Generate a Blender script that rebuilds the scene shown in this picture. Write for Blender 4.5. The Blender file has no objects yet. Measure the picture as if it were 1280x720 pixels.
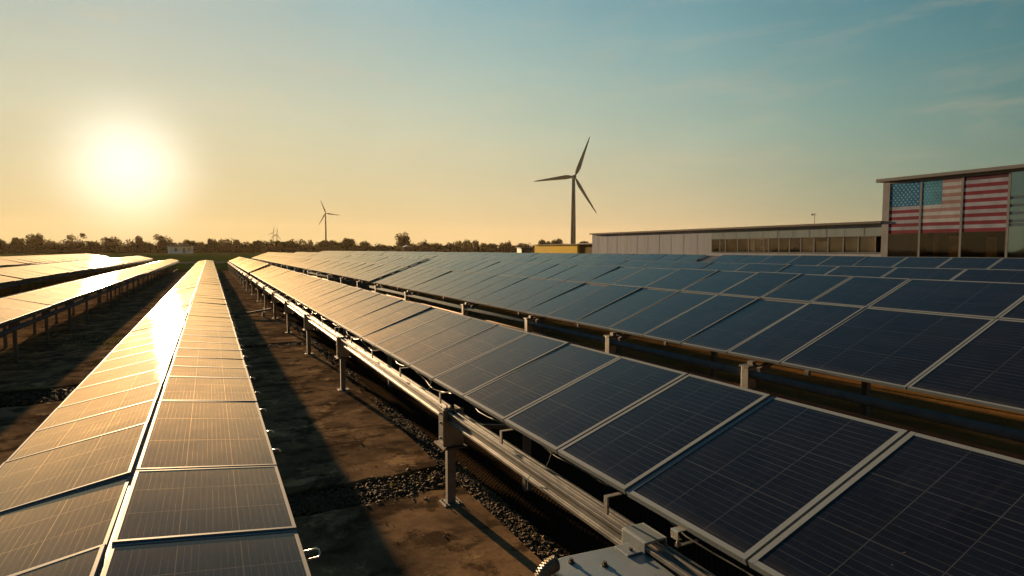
import bpy, bmesh, math, random
from math import sin, cos, tan, pi, radians, atan2, sqrt, exp
from mathutils import Vector, Matrix
random.seed(11)
SC = bpy.context.scene
COL = SC.collection
R = radians
# ------------------------------------------------------------------ camera
CAM_H = 3.0
PITCH = R(3.662); YAW = R(26.70); FPX = 750.0
cd = bpy.data.cameras.new('camera'); cam = bpy.data.objects.new('camera', cd); COL.objects.link(cam)
cd.sensor_width = 36.0; cd.lens = FPX / 1280 * 36.0; cd.clip_start = 0.05; cd.clip_end = 9000
cam.location = (0, 0, CAM_H); cam.rotation_euler = (pi/2 - PITCH, 0, -YAW)
SC.camera = cam
FWD = Vector((sin(YAW)*cos(PITCH), cos(YAW)*cos(PITCH), -sin(PITCH)))
RGT = Vector((cos(YAW), -sin(YAW), 0)); UPV = RGT.cross(FWD)
def world_at(px, py, depth):      # a measured photo point at a given depth, used to survey where far things stand
    return Vector((0, 0, CAM_H)) + (FWD + RGT*((px-640)/FPX) - UPV*((py-360)/FPX))*depth
# ------------------------------------------------------------------ light
SUN_AZ = R(-5.64); SUN_EL = R(6.47)
SDIR = Vector((sin(SUN_AZ)*cos(SUN_EL), cos(SUN_AZ)*cos(SUN_EL), sin(SUN_EL)))
SUN_STRENGTH = 5.0
EXPOSURE = 2.35
SKY_GAIN = 1.0
sl = bpy.data.lights.new('sun', 'SUN'); sun = bpy.data.objects.new('sun', sl); COL.objects.link(sun)
sl.energy = SUN_STRENGTH; sl.angle = R(0.6); sl.color = (1.0, 0.65, 0.34)
sun.rotation_euler = SDIR.to_track_quat('Z', 'Y').to_euler(); sun.location = (0, 0, 60)
SC.view_settings.view_transform = 'Standard'; SC.view_settings.look = 'None'
SC.view_settings.exposure = EXPOSURE; SC.view_settings.gamma = 1.0; SC.view_settings.use_curve_mapping = False
SC.cycles.volume_max_steps = 256
SC.cycles.max_bounces = 8
SC.cycles.sample_clamp_indirect = 6.0

class NT:
    """small node tree writer"""
    def __init__(s, tree): s.t = tree; s.n = tree.nodes; s.l = tree.links; s.n.clear()
    def add(s, typ, ins=None, **kw):
        nd = s.n.new(typ)
        for k, v in kw.items(): setattr(nd, k, v)
        for k, v in (ins or {}).items(): s.put(nd, k, v)
        return nd
    def put(s, nd, k, v):
        sock = nd.inputs[k]
        if hasattr(v, 'is_output') or isinstance(v, bpy.types.NodeSocket): s.l.new(v, sock)
        elif isinstance(v, bpy.types.Node): s.l.new(v.outputs[0], sock)
        else: sock.default_value = v
    def m(s, op, a, b=0.0, c=None, clamp=False):
        nd = s.add('ShaderNodeMath', {0: a, 1: b}, operation=op, use_clamp=clamp)
        if c is not None: s.put(nd, 2, c)
        return nd.outputs[0]
    def mix(s, f, a, b, blend='MIX'):
        nd = s.add('ShaderNodeMix', data_type='RGBA', blend_type=blend)
        s.put(nd, 0, f); s.put(nd, 6, a); s.put(nd, 7, b)
        return nd.outputs[2]
    def ramp(s, f, stops, interp='LINEAR'):
        nd = s.add('ShaderNodeValToRGB', {0: f}); cr = nd.color_ramp; cr.interpolation = interp
        while len(cr.elements) > 1: cr.elements.remove(cr.elements[-1])
        cr.elements[0].position = stops[0][0]; cr.elements[0].color = rgba(stops[0][1])
        for p, c in stops[1:]:
            e = cr.elements.new(p); e.color = rgba(c)
        return nd.outputs[0]
    def rng(s, v, a, b, c=0.0, d=1.0, smooth=False):
        nd = s.add('ShaderNodeMapRange', {0: v, 1: a, 2: b, 3: c, 4: d})
        if smooth: nd.interpolation_type = 'SMOOTHSTEP'
        return nd.outputs[0]
    def noise(s, vec, scale, detail=4, rough=.55, dist=0.0):
        nd = s.add('ShaderNodeTexNoise', {'Vector': vec, 'Scale': scale, 'Detail': detail, 'Roughness': rough, 'Distortion': dist})
        return nd.outputs[0]
    def mapping(s, vec, scale=(1, 1, 1), loc=(0, 0, 0), rot=(0, 0, 0)):
        return s.add('ShaderNodeMapping', {'Vector': vec, 'Scale': scale, 'Location': loc, 'Rotation': rot}).outputs[0]
def rgba(c):
    if isinstance(c, (int, float)): return (c, c, c, 1)
    return tuple(c) + (1,) if len(c) == 3 else tuple(c)

# ------------------------------------------------------------------ world: Nishita sky with an evening glow round the sun
W = bpy.data.worlds.new('World'); SC.world = W; W.use_nodes = True
n = NT(W.node_tree)
sky = n.add('ShaderNodeTexSky', sky_type='NISHITA', sun_disc=False, sun_elevation=SUN_EL, sun_rotation=SUN_AZ,
            air_density=1.2, dust_density=3.0, ozone_density=2.0, altitude=50)
dirv = n.add('ShaderNodeTexCoord').outputs['Generated']
nrm = n.add('ShaderNodeVectorMath', {0: dirv}, operation='NORMALIZE').outputs[0]
sep = n.add('ShaderNodeSeparateXYZ', {0: nrm})
elev = n.m('MULTIPLY', n.m('ARCSINE', sep.outputs[2]), 57.2958)
dot = n.add('ShaderNodeVectorMath', {0: nrm, 1: tuple(SDIR)}, operation='DOT_PRODUCT').outputs['Value']
ang = n.m('MULTIPLY', n.m('ARCCOSINE', n.m('MINIMUM', dot, 1.0)), 57.2958)
E_ = n.m('MINIMUM', n.m('DIVIDE', n.m('MAXIMUM', elev, 0.0), 30.0), 1.35)
Q_ = n.m('MINIMUM', n.m('DIVIDE', ang, 60.0), 1.3)
def chan(c0, c1, c2, c3, c4, c5, floor):
    t = n.m('ADD', c0, n.m('MULTIPLY', E_, n.m('ADD', c1, n.m('MULTIPLY', E_, c2))))
    t = n.m('ADD', t, n.m('MULTIPLY', Q_, n.m('ADD', n.m('MULTIPLY', Q_, c4), c3)))
    t = n.m('ADD', t, n.m('MULTIPLY', n.m('MULTIPLY', E_, Q_), c5))
    return n.m('ADD', n.m('EXPONENT', t), floor)
base = n.add('ShaderNodeCombineXYZ', {
    0: chan(-0.1725, -0.3932, -0.3278, 1.0106, -1.3485, -1.9586, .010),
    1: chan(-0.484, -0.0235, -0.2992, 0.5918, -0.9645, -0.627, .010),
    2: chan(-1.3428, 1.2047, -0.5752, 0.6645, -0.7913, -0.5696, .014)}).outputs[0]
def glow(width, power, col):
    g = n.m('EXPONENT', n.m('MULTIPLY', n.m('POWER', n.m('DIVIDE', ang, width), power), -1.0))
    nd = n.add('ShaderNodeVectorMath', {0: col, 'Scale': g}, operation='SCALE')
    return nd.outputs[0]
def vadd(a, b): return n.add('ShaderNodeVectorMath', {0: a, 1: b}, operation='ADD').outputs[0]
g1 = glow(3.9, 2.3, (.62, .60, .56)); g2 = glow(9.0, 1.3, (.03, .035, .035))
far_side = n.rng(ang, 48., 72., 1.0, .74)
corr = n.add('ShaderNodeCombineXYZ', {0: n.m('MULTIPLY', n.rng(ang, 8., 50., .68, .90), far_side), 1: n.m('MULTIPLY', n.rng(ang, 8., 50., .80, .98), n.rng(far_side, .74, 1., .90, 1.)), 2: n.m('MULTIPLY', n.rng(ang, 10., 50., .86, 1.0), n.rng(far_side, .74, 1., .88, 1.))}).outputs[0]
base = n.add('ShaderNodeVectorMath', {0: base, 1: corr}, operation='MULTIPLY').outputs[0]
base = n.add('ShaderNodeVectorMath', {0: base, 'Scale': n.rng(elev, 2., 10., .88, 1.10)}, operation='SCALE').outputs[0]
tot = vadd(vadd(base, g1), g2)
# thin cirrus streaks, long in azimuth and thin in height
az = n.m('ARCTAN2', sep.outputs[0], sep.outputs[1])
cv = n.add('ShaderNodeCombineXYZ', {0: n.m('MULTIPLY', az, 2.2), 1: n.m('SUBTRACT', n.m('MULTIPLY', elev, .20), n.m('MULTIPLY', az, .55)), 2: 0.0}).outputs[0]
c1 = n.rng(n.noise(cv, 1.9, 6, .62, .6), .46, .76, 0, 1, True)
cmask = n.m('MULTIPLY', n.rng(elev, 1.0, 6.0, 0, 1, True), n.rng(elev, 14., 40., 1, .25, True))
cf = n.m('MULTIPLY', n.m('MULTIPLY', c1, cmask), .17)
dim = n.rng(elev, 28., 65., 1.0, .75, True)
tot = n.add('ShaderNodeVectorMath', {0: tot, 'Scale': dim}, operation='SCALE').outputs[0]
tot = n.mix(cf, tot, (.74, .52, .32, 1))
veil = n.rng(n.noise(n.mapping(nrm, (1, 1, 3.5)), 2.2, 5, .6, .4), .3, .75, .955, 1.05)
tot = n.add('ShaderNodeVectorMath', {0: tot, 'Scale': veil}, operation='SCALE').outputs[0]
EXPF = 2.0**EXPOSURE
scaled = n.add('ShaderNodeVectorMath', {0: tot, 'Scale': 10.0/EXPF}, operation='SCALE').outputs[0]
fin = n.mix(.994, sky.outputs[0], scaled)
bg = n.add('ShaderNodeBackground', {'Color': fin, 'Strength': 0.1*SKY_GAIN})
n.add('ShaderNodeOutputWorld', {'Surface': bg.outputs[0]})

# ------------------------------------------------------------------ materials
MATS = {}
def newmat(name):
    m = bpy.data.materials.new(name); m.use_nodes = True; MATS[name] = m
    return m, NT(m.node_tree)
def finish(t, bsdf, disp=None):
    t.add('ShaderNodeOutputMaterial', {'Surface': bsdf.outputs[0]})
def simple(name, col, rough=.6, metal=0.0, var=.15, scale=3.0, bump=0.0, bscale=40.0, spec=.5, dirt=None):
    m, t = newmat(name)
    co = t.add('ShaderNodeTexCoord').outputs['Object']
    f = t.noise(co, scale, 5, .6)
    lo = tuple(c*(1-var) for c in col); hi = tuple(min(1, c*(1+var)) for c in col)
    c = t.mix(t.rng(f, .3, .7), rgba(lo), rgba(hi))
    if dirt:
        c = t.mix(t.rng(t.noise(co, scale*2.7, 7, .7), .52, .72, 0, dirt[1]), c, rgba(dirt[0]))
    b = t.add('ShaderNodeBsdfPrincipled', {'Base Color': c, 'Roughness': t.rng(f, .2, .8, max(.02, rough-.08), min(1, rough+.08)), 'Metallic': metal, 'Specular IOR Level': spec})
    if bump:
        bp = t.add('ShaderNodeBump', {'Height': t.noise(co, bscale, 5, .6), 'Strength': bump, 'Distance': .01}); t.put(b, 'Normal', bp.outputs[0])
    finish(t, b); return m
M_frame = simple('anodised_aluminium', (.115, .138, .155), .6, .0, .10, 2.0, .05, 60, spec=.06)
M_galv = simple('galvanised_steel', (.135, .14, .14), .42, .7, .22, 6.0, .12, 50, dirt=((.16, .11, .06), .55))
M_galv_dull = simple('dull_galvanised_steel', (.075, .076, .074), .7, .2, .25, 5.0, .15, 45, dirt=((.10, .07, .04), .6))
M_tube = simple('painted_tube', (.085, .095, .10), .95, 0, .2, 5, spec=0.0)
M_dark = simple('dark_steel', (.04, .037, .034), .6, .4, .3, 6.0, .1, 40)
M_back = simple('panel_backsheet', (.30, .30, .29), .6, 0, .06, 2.0)
M_alu_bright = simple('bright_clip_metal', (.62, .58, .50), .3, .9, .1, 10)
M_sunlitpipe = simple('sunlit_orange_pipe', (.20, .085, .035), .9, .0, .25, 4.0)  # orange sunlight is put into the pipe colour
M_box = simple('grey_painted_box', (.125, .155, .17), .42, .1, .10, 5.0, .06, 60, dirt=((.15, .12, .09), .3))
M_black = simple('black_plastic', (.015, .015, .016), .5, 0, .2, 8)
M_stone = simple('gravel_stone', (.085, .060, .036), .95, 0, .55, 45, .3, 60, spec=.08)
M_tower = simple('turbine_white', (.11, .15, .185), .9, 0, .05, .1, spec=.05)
M_bark = simple('bark', (.05, .035, .022), .9, 0, .3, 3)

def glass_material(name, rough):
    m, t = newmat(name)
    uv = t.add('ShaderNodeUVMap', uv_map='UVMap').outputs[0]
    su = t.add('ShaderNodeSeparateXYZ', {0: uv}); u = su.outputs[0]; v = su.outputs[1]   # 0..1 along the row / up the slope
    inf = t.add('ShaderNodeObjectInfo').outputs['Random']
    ob = t.add('ShaderNodeVectorMath', {0: t.add('ShaderNodeTexCoord').outputs['Object'], 1: t.add('ShaderNodeCombineXYZ', {0: t.m('MULTIPLY', inf, 37.0), 1: t.m('MULTIPLY', inf, 91.0), 2: 0.0}).outputs[0]}, operation='ADD').outputs[0]
    def lines(x, k, w, off=0.0):
        fr = t.m('FRACT', t.m('ADD', t.m('MULTIPLY', x, float(k)), off))
        d = t.m('ABSOLUTE', t.m('SUBTRACT', fr, .5))
        return t.rng(d, .5-w*k, .5-w*k*.35, 0, 1, True)
    lu = lines(u, 3, .0042); lv = lines(v, 3, .0040)
    fine = lines(v, 27, .0026)
    fine2 = lines(u, 12, .0016)
    # every busbar has its own strength and breaks up along its length
    bar = t.noise(t.mapping(uv, (1.6, 27.0, 1), (0, 0, 0)), 1.0, 3, .6)
    streak = t.noise(t.mapping(ob, (260.0, 5.0, 1)), 1.0, 4, .65)
    f = t.m('MULTIPLY', fine, t.rng(bar, .38, .68, 0.07, .50))
    maj = t.m('MULTIPLY', t.m('MAXIMUM', lu, lv), t.rng(t.noise(ob, 3.0, 3), .3, .7, .25, .60))
    f = t.m('MAXIMUM', t.m('MAXIMUM', f, maj), t.m('MULTIPLY', fine2, .07))
    cellid = t.add('ShaderNodeTexWhiteNoise', {'Vector': t.add('ShaderNodeCombineXYZ', {0: t.m('FLOOR', t.m('MULTIPLY', u, 6.)), 1: t.m('FLOOR', t.m('MULTIPLY', v, 9.)), 2: inf}).outputs[0]}, noise_dimensions='3D').outputs[0]
    navy = t.mix(cellid, (.0016, .003, .0085, 1), (.0026, .0048, .0125, 1))
    navy = t.mix(t.rng(streak, .45, .75, 0, .55), navy, (.008, .012, .021, 1))
    dust = t.rng(t.noise(ob, 1.7, 6, .65), .42, .8, 0.0, .022)
    navy = t.mix(dust, navy, (.10, .085, .065, 1))
    drop = t.rng(t.noise(ob, 26.0, 3, .5), .735, .77, 0, .8)
    runs = t.m('MULTIPLY', t.rng(t.noise(t.mapping(ob, (1.2, 16., 1)), 1.0, 5, .65), .56, .78, 0, .05), t.rng(u, 0., 1., .4, 1.))
    lowdirt = t.m('MULTIPLY', t.rng(v, .10, .0, 0, .10, True), t.rng(t.noise(ob, 6., 4, .6), .3, .7, .3, 1.))
    navy = t.mix(t.m('MAXIMUM', t.m('MAXIMUM', runs, lowdirt), t.m('MULTIPLY', drop, .35)), navy, (.16, .14, .115, 1))
    c = t.mix(f, navy, (.052, .060, .070, 1))
    r = t.m('ADD', t.rng(t.noise(ob, 2.3, 6, .6), .3, .7, rough*.85, rough*1.2), t.m('MULTIPLY', t.rng(streak, .3, .7), .05))
    bp = t.add('ShaderNodeBump', {'Height': t.m('ADD', t.noise(t.mapping(ob, (60, 3, 1)), 1.0, 3, .5), t.m('MULTIPLY', t.noise(ob, 1.3, 2, .5), 6.0)), 'Strength': .12, 'Distance': .002}).outputs[0]
    geo = t.add('ShaderNodeNewGeometry')
    cosv = t.m('ABSOLUTE', t.add('ShaderNodeVectorMath', {0: geo.outputs['Incoming'], 1: geo.outputs['Normal']}, operation='DOT_PRODUCT').outputs['Value'])
    film = t.m('MINIMUM', t.m('DIVIDE', t.rng(t.noise(ob, 2.1, 6, .65), .3, .7, .0025, .0065), t.m('MAXIMUM', cosv, .04)), .3)   # thin dust reads stronger at a grazing look
    df = t.add('ShaderNodeBsdfDiffuse', {'Color': t.mix(film, c, (.34, .26, .17, 1))})
    fr = t.m('ADD', t.m('MULTIPLY', t.m('POWER', t.m('SUBTRACT', 1.0, cosv), 5.2), .95), .018)
    gl = t.add('ShaderNodeBsdfAnisotropic', {'Color': (1, .95, .86, 1), 'Roughness': r, 'Normal': bp}, distribution='BECKMANN')
    gl2 = t.add('ShaderNodeBsdfAnisotropic', {'Color': (1, .70, .36, 1), 'Roughness': .74, 'Normal': bp}, distribution='BECKMANN')   # dusty forward scatter, with golden sunlight put into its tint
    wide = t.m('MINIMUM', t.m('MULTIPLY', t.m('POWER', t.m('SUBTRACT', 1.0, cosv), 8.0), t.rng(inf, 0, 1, .25, .35)), .045)
    tex = t.m('MULTIPLY', t.m('ADD', t.m('MULTIPLY', f, 4.0), 1.0), t.m('MULTIPLY', t.rng(streak, .25, .75, .72, 1.3), t.rng(t.noise(ob, 1.9, 5, .6), .25, .75, .75, 1.25)))
    wide = t.m('MULTIPLY', wide, tex, clamp=True)
    b0 = t.add('ShaderNodeMixShader', {0: fr, 1: df.outputs[0], 2: gl.outputs[0]})
    b = t.add('ShaderNodeMixShader', {0: wide, 1: b0.outputs[0], 2: gl2.outputs[0]})
    finish(t, b); return m
M_glass = glass_material('solar_glass', .145)

def ground_material():
    m, t = newmat('field_grass')
    p = t.add('ShaderNodeNewGeometry').outputs['Position']
    a = t.noise(p, .012, 6, .6); b_ = t.noise(t.mapping(p, (.25, 1.6, 1)), .06, 6, .65); c_ = t.noise(p, .9, 7, .7)
    col = t.ramp(a, [(.30, (.045, .055, .013)), (.46, (.10, .085, .022)), (.56, (.055, .062, .016)), (.7, (.13, .095, .035))])
    col = t.mix(t.rng(b_, .42, .62, 0, .7), col, (.040, .05, .012, 1))
    col = t.mix(t.rng(c_, .5, .75, 0, .5), col, (.085, .06, .03, 1))
    # bare soil inside the plant
    y = t.add('ShaderNodeSeparateXYZ', {0: p}).outputs[1]
    edge = t.m('ADD', y, t.m('MULTIPLY', t.noise(p, .2, 5, .6), 14.0))
    col = t.mix(t.rng(edge, 108., 116., 1, 0, True), col, t.ramp(t.noise(p, .6, 8, .7), [(.3, (.030, .020, .012)), (.7, (.085, .055, .030))]))
    b = t.add('ShaderNodeBsdfDiffuse', {'Color': t.mix(1.0, col, (3.6, 2.9, 1.7, 1), 'MULTIPLY'), 'Roughness': 1.0})
    bp = t.add('ShaderNodeBump', {'Height': t.noise(p, 9., 8, .7), 'Strength': .5, 'Distance': .03}); t.put(b, 'Normal', bp.outputs[0])
    finish(t, b); return m
M_field = ground_material()

def concrete_material():
    m, t = newmat('stained_concrete')
    p = t.add('ShaderNodeNewGeometry').outputs['Position']
    big = t.noise(p, .55, 7, .66, .2); mid = t.noise(p, 1.9, 8, .68, .25); fine = t.noise(p, 22., 6, .7)
    col = t.ramp(big, [(.34, (.030, .022, .016)), (.46, (.066, .048, .033)), (.54, (.115, .080, .052)), (.66, (.045, .033, .024))])
    col = t.mix(t.rng(mid, .49, .60, 0, .9, True), col, (.022, .016, .012, 1))
    col = t.mix(t.rng(t.noise(t.mapping(p, (1, 1, 1), (31, 7, 0)), 1.3, 7, .70, .2), .56, .64, 0, .85, True), col, (.20, .145, .088, 1))
    col = t.mix(t.rng(fine, .35, .7, 0, .4), col, (.032, .024, .018, 1))
    vor = t.add('ShaderNodeTexVoronoi', {'Vector': t.mapping(p, (1, 1, 1), (3.3, 1.7, 0)), 'Scale': .33}, feature='DISTANCE_TO_EDGE').outputs[0]
    wob = t.m('ADD', vor, t.m('MULTIPLY', t.m('SUBTRACT', t.noise(p, 5., 6, .7), .5), .03))
    crack = t.rng(wob, 0.0, .0065, 1, 0)
    crack = t.m('MULTIPLY', crack, t.rng(t.noise(p, .3, 2), .48, .56, 0, 1))
    col = t.mix(crack, col, (.015, .011, .008, 1))
    r = t.rng(mid, .3, .7, .85, .55)
    col = t.mix(1.0, col, (2.85, 2.55, 2.05, 1), 'MULTIPLY')
    b = t.add('ShaderNodeBsdfDiffuse', {'Color': col, 'Roughness': .6})
    h = t.m('SUBTRACT', t.m('ADD', t.m('MULTIPLY', t.noise(p, 7., 6, .6), .35), t.m('MULTIPLY', t.noise(p, 60., 5, .7), .22)), t.m('MULTIPLY', crack, .7))
    bp = t.add('ShaderNodeBump', {'Height': h, 'Strength': .6, 'Distance': .012}); t.put(b, 'Normal', bp.outputs[0])
    finish(t, b); return m
M_conc = concrete_material()
def mat_fabric():
    m, t = newmat('black_ground_mesh')
    p = t.add('ShaderNodeNewGeometry').outputs['Position']
    w1 = t.add('ShaderNodeTexWave', {'Vector': p, 'Scale': 9.0, 'Distortion': 2.5, 'Detail': 3, 'Detail Scale': 2.0}, bands_direction='DIAGONAL').outputs[1]
    w2 = t.add('ShaderNodeTexWave', {'Vector': t.mapping(p, (1, -1, 1)), 'Scale': 9.0, 'Distortion': 2.5, 'Detail': 3}, bands_direction='DIAGONAL').outputs[1]
    w = t.m('MAXIMUM', w1, w2)
    c = t.mix(t.rng(w, .6, .95), (.008, .006, .004, 1), (.026, .017, .010, 1))
    b = t.add('ShaderNodeBsdfDiffuse', {'Color': c})
    bp = t.add('ShaderNodeBump', {'Height': w, 'Strength': 1.0, 'Distance': .02}); t.put(b, 'Normal', bp.outputs[0])
    finish(t, b); return m
M_mesh = mat_fabric()
def mat_gravelbed():
    m, t = newmat('gravel_bed')
    p = t.add('ShaderNodeNewGeometry').outputs['Position']
    v = t.add('ShaderNodeTexVoronoi', {'Vector': p, 'Scale': 38.0})
    c = t.mix(v.outputs[1], (.016, .011, .007, 1), (.05, .036, .022, 1))
    b = t.add('ShaderNodeBsdfDiffuse', {'Color': c})
    bp = t.add('ShaderNodeBump', {'Height': v.outputs[0], 'Strength': 1.0, 'Distance': .03}); bp.invert = True; t.put(b, 'Normal', bp.outputs[0])
    finish(t, b); return m
M_gravel = mat_gravelbed()
def mat_leaf(name, col):
    m, t = newmat(name)
    inf = t.add('ShaderNodeNewGeometry')
    rnd = inf.outputs['Random Per Island']
    c = t.mix(rnd, rgba(tuple(x*.55 for x in col)), rgba(tuple(x*1.5 for x in col)))
    d = t.add('ShaderNodeBsdfDiffuse', {'Color': c}); tr = t.add('ShaderNodeBsdfTranslucent', {'Color': t.mix(.5, c, (.12, .10, .01, 1))})
    mx = t.add('ShaderNodeMixShader', {0: .16, 1: d.outputs[0], 2: tr.outputs[0]})
    finish(t, mx); return m
M_leaf = mat_leaf('tree_leaves', (.018, .021, .007))
M_leaf_sungold = mat_leaf('sun_gold_leaves', (.045, .030, .009))  # golden glow of the low sun is put into this leaf colour
M_weed = mat_leaf('weed_leaves', (.05, .058, .018))
def mat_clad(name, col, col2, freq):
    m, t = newmat(name)
    p = t.add('ShaderNodeNewGeometry').outputs['Position']
    y = t.add('ShaderNodeSeparateXYZ', {0: p}).outputs[1]
    w = t.m('ABSOLUTE', t.m('SINE', t.m('MULTIPLY', y, freq)))
    sheet = t.add('ShaderNodeTexWhiteNoise', {'W': t.m('FLOOR', t.m('DIVIDE', y, 2.6))}, noise_dimensions='1D').outputs[0]
    c = t.mix(sheet, rgba(col), rgba(col2))
    streak = t.noise(t.mapping(p, (1, 2.2, .12)), 1.0, 6, .65)
    c = t.mix(t.rng(streak, .48, .75, 0, .45), c, (.10, .085, .075, 1))
    b = t.add('ShaderNodeBsdfPrincipled', {'Base Color': c, 'Roughness': .9, 'Specular IOR Level': .08})
    bp = t.add('ShaderNodeBump', {'Height': w, 'Strength': .25, 'Distance': .01}); t.put(b, 'Normal', bp.outputs[0])
    finish(t, b); return m
M_clad = mat_clad('pale_ribbed_cladding', (.165, .195, .245), (.19, .22, .275), 20.0)
M_clad_blue = mat_clad('bluish_ribbed_cladding', (.11, .15, .17), (.125, .165, .18), 20.0)
M_roofedge = simple('grey_roof_edge', (.04, .042, .045), .9, 0, .2, .5)
M_roofedge2 = simple('light_roof_edge', (.065, .075, .085), .9, 0, .15, .5)
M_mullion = simple('window_mullion', (.11, .12, .13), .9, 0, .1, 2, spec=.05)
M_column = simple('pale_column', (.14, .15, .165), .9, 0, .12, 1, spec=.05)
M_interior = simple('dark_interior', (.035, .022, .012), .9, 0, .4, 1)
M_amber = simple('amber_board', (.36, .17, .04), .8, 0, .5, 1.2)
M_blind = simple('tan_roller_blind', (.9, .80, .62), .8, 0, .2, .8)
M_yellow = simple('yellow_painted_wall', (.42, .30, .04), .9, 0, .1, .3, spec=.05)
M_olive = simple('olive_painted_wall', (.07, .05, .015), .9, 0, .15, .3, spec=.05)
M_white = simple('white_painted_wall', (.85, .87, .9), .9, 0, .08, .4, spec=.05)
M_roofw = simple('pale_flat_roof', (.25, .25, .25), .9, 0, .1, .4, spec=.05)
M_bluesheet = simple('blue_sheet', (.16, .28, .36), .5, 0, .15, .5)
M_asphalt = simple('road_asphalt', (.06, .058, .06), .95, 0, .2, .3, .3, 8, spec=0.0)
M_red = simple('red_blade_paint', (.40, .05, .03), .5, 0, .1, 1)
def mat_window(name, tint, refl, gcol):
    m, t = newmat(name)
    p = t.add('ShaderNodeNewGeometry').outputs['Position']
    bp = t.add('ShaderNodeBump', {'Height': t.noise(p, .45, 3, .5), 'Strength': .12, 'Distance': .05})
    g = t.add('ShaderNodeBsdfGlossy', {'Color': rgba(gcol), 'Roughness': .04, 'Normal': bp.outputs[0]})
    tr = t.add('ShaderNodeBsdfTransparent', {'Color': rgba(tint)})
    lw = t.add('ShaderNodeFresnel', {'IOR': 1.5}).outputs[0]
    mx = t.add('ShaderNodeMixShader', {0: t.m('ADD', t.m('MULTIPLY', lw, .9), refl, clamp=True), 1: tr.outputs[0], 2: g.outputs[0]})
    finish(t, mx); return m
M_win = mat_window('window_glass', (.80, .77, .72), .01, (.5, .48, .45))
M_winteal = mat_window('teal_mirror_glass', (.10, .25, .28), .22, (.6, .85, .95))
def mat_film(name, col, rough=.5, mottled=.25):
    m, t = newmat(name)
    p = t.add('ShaderNodeNewGeometry').outputs['Position']
    f = t.noise(p, .9, 5, .6)
    c = t.mix(t.rng(f, .3, .7), rgba(tuple(x*(1-mottled) for x in col)), rgba(tuple(min(1, x*(1+mottled)) for x in col)))
    b = t.add('ShaderNodeBsdfPrincipled', {'Base Color': c, 'Roughness': .8, 'Specular IOR Level': .12})
    finish(t, b); return m
M_fred = mat_film('red_film', (0.077, 0.007, 0.020)); M_fwhite = mat_film('white_film', (0.134, 0.160, 0.226))
M_fblue = mat_film('blue_film', (0.003, 0.062, 0.175)); M_fstar = mat_film('star_film', (0.057, 0.232, 0.318))
M_fpink = mat_film('faded_red_film', (0.134, 0.087, 0.103)); M_fpale = mat_film('pale_film', (0.175, 0.211, 0.257))
M_fblue2 = mat_film('faded_blue_film', (0.020, 0.113, 0.196)); M_fstar2 = mat_film('faded_star_film', (0.051, 0.175, 0.257))
M_fdark = mat_film('dark_red_film', (0.036, 0.007, 0.020)); M_fghost = mat_film('ghost_film', (0.036, 0.062, 0.093))

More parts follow.
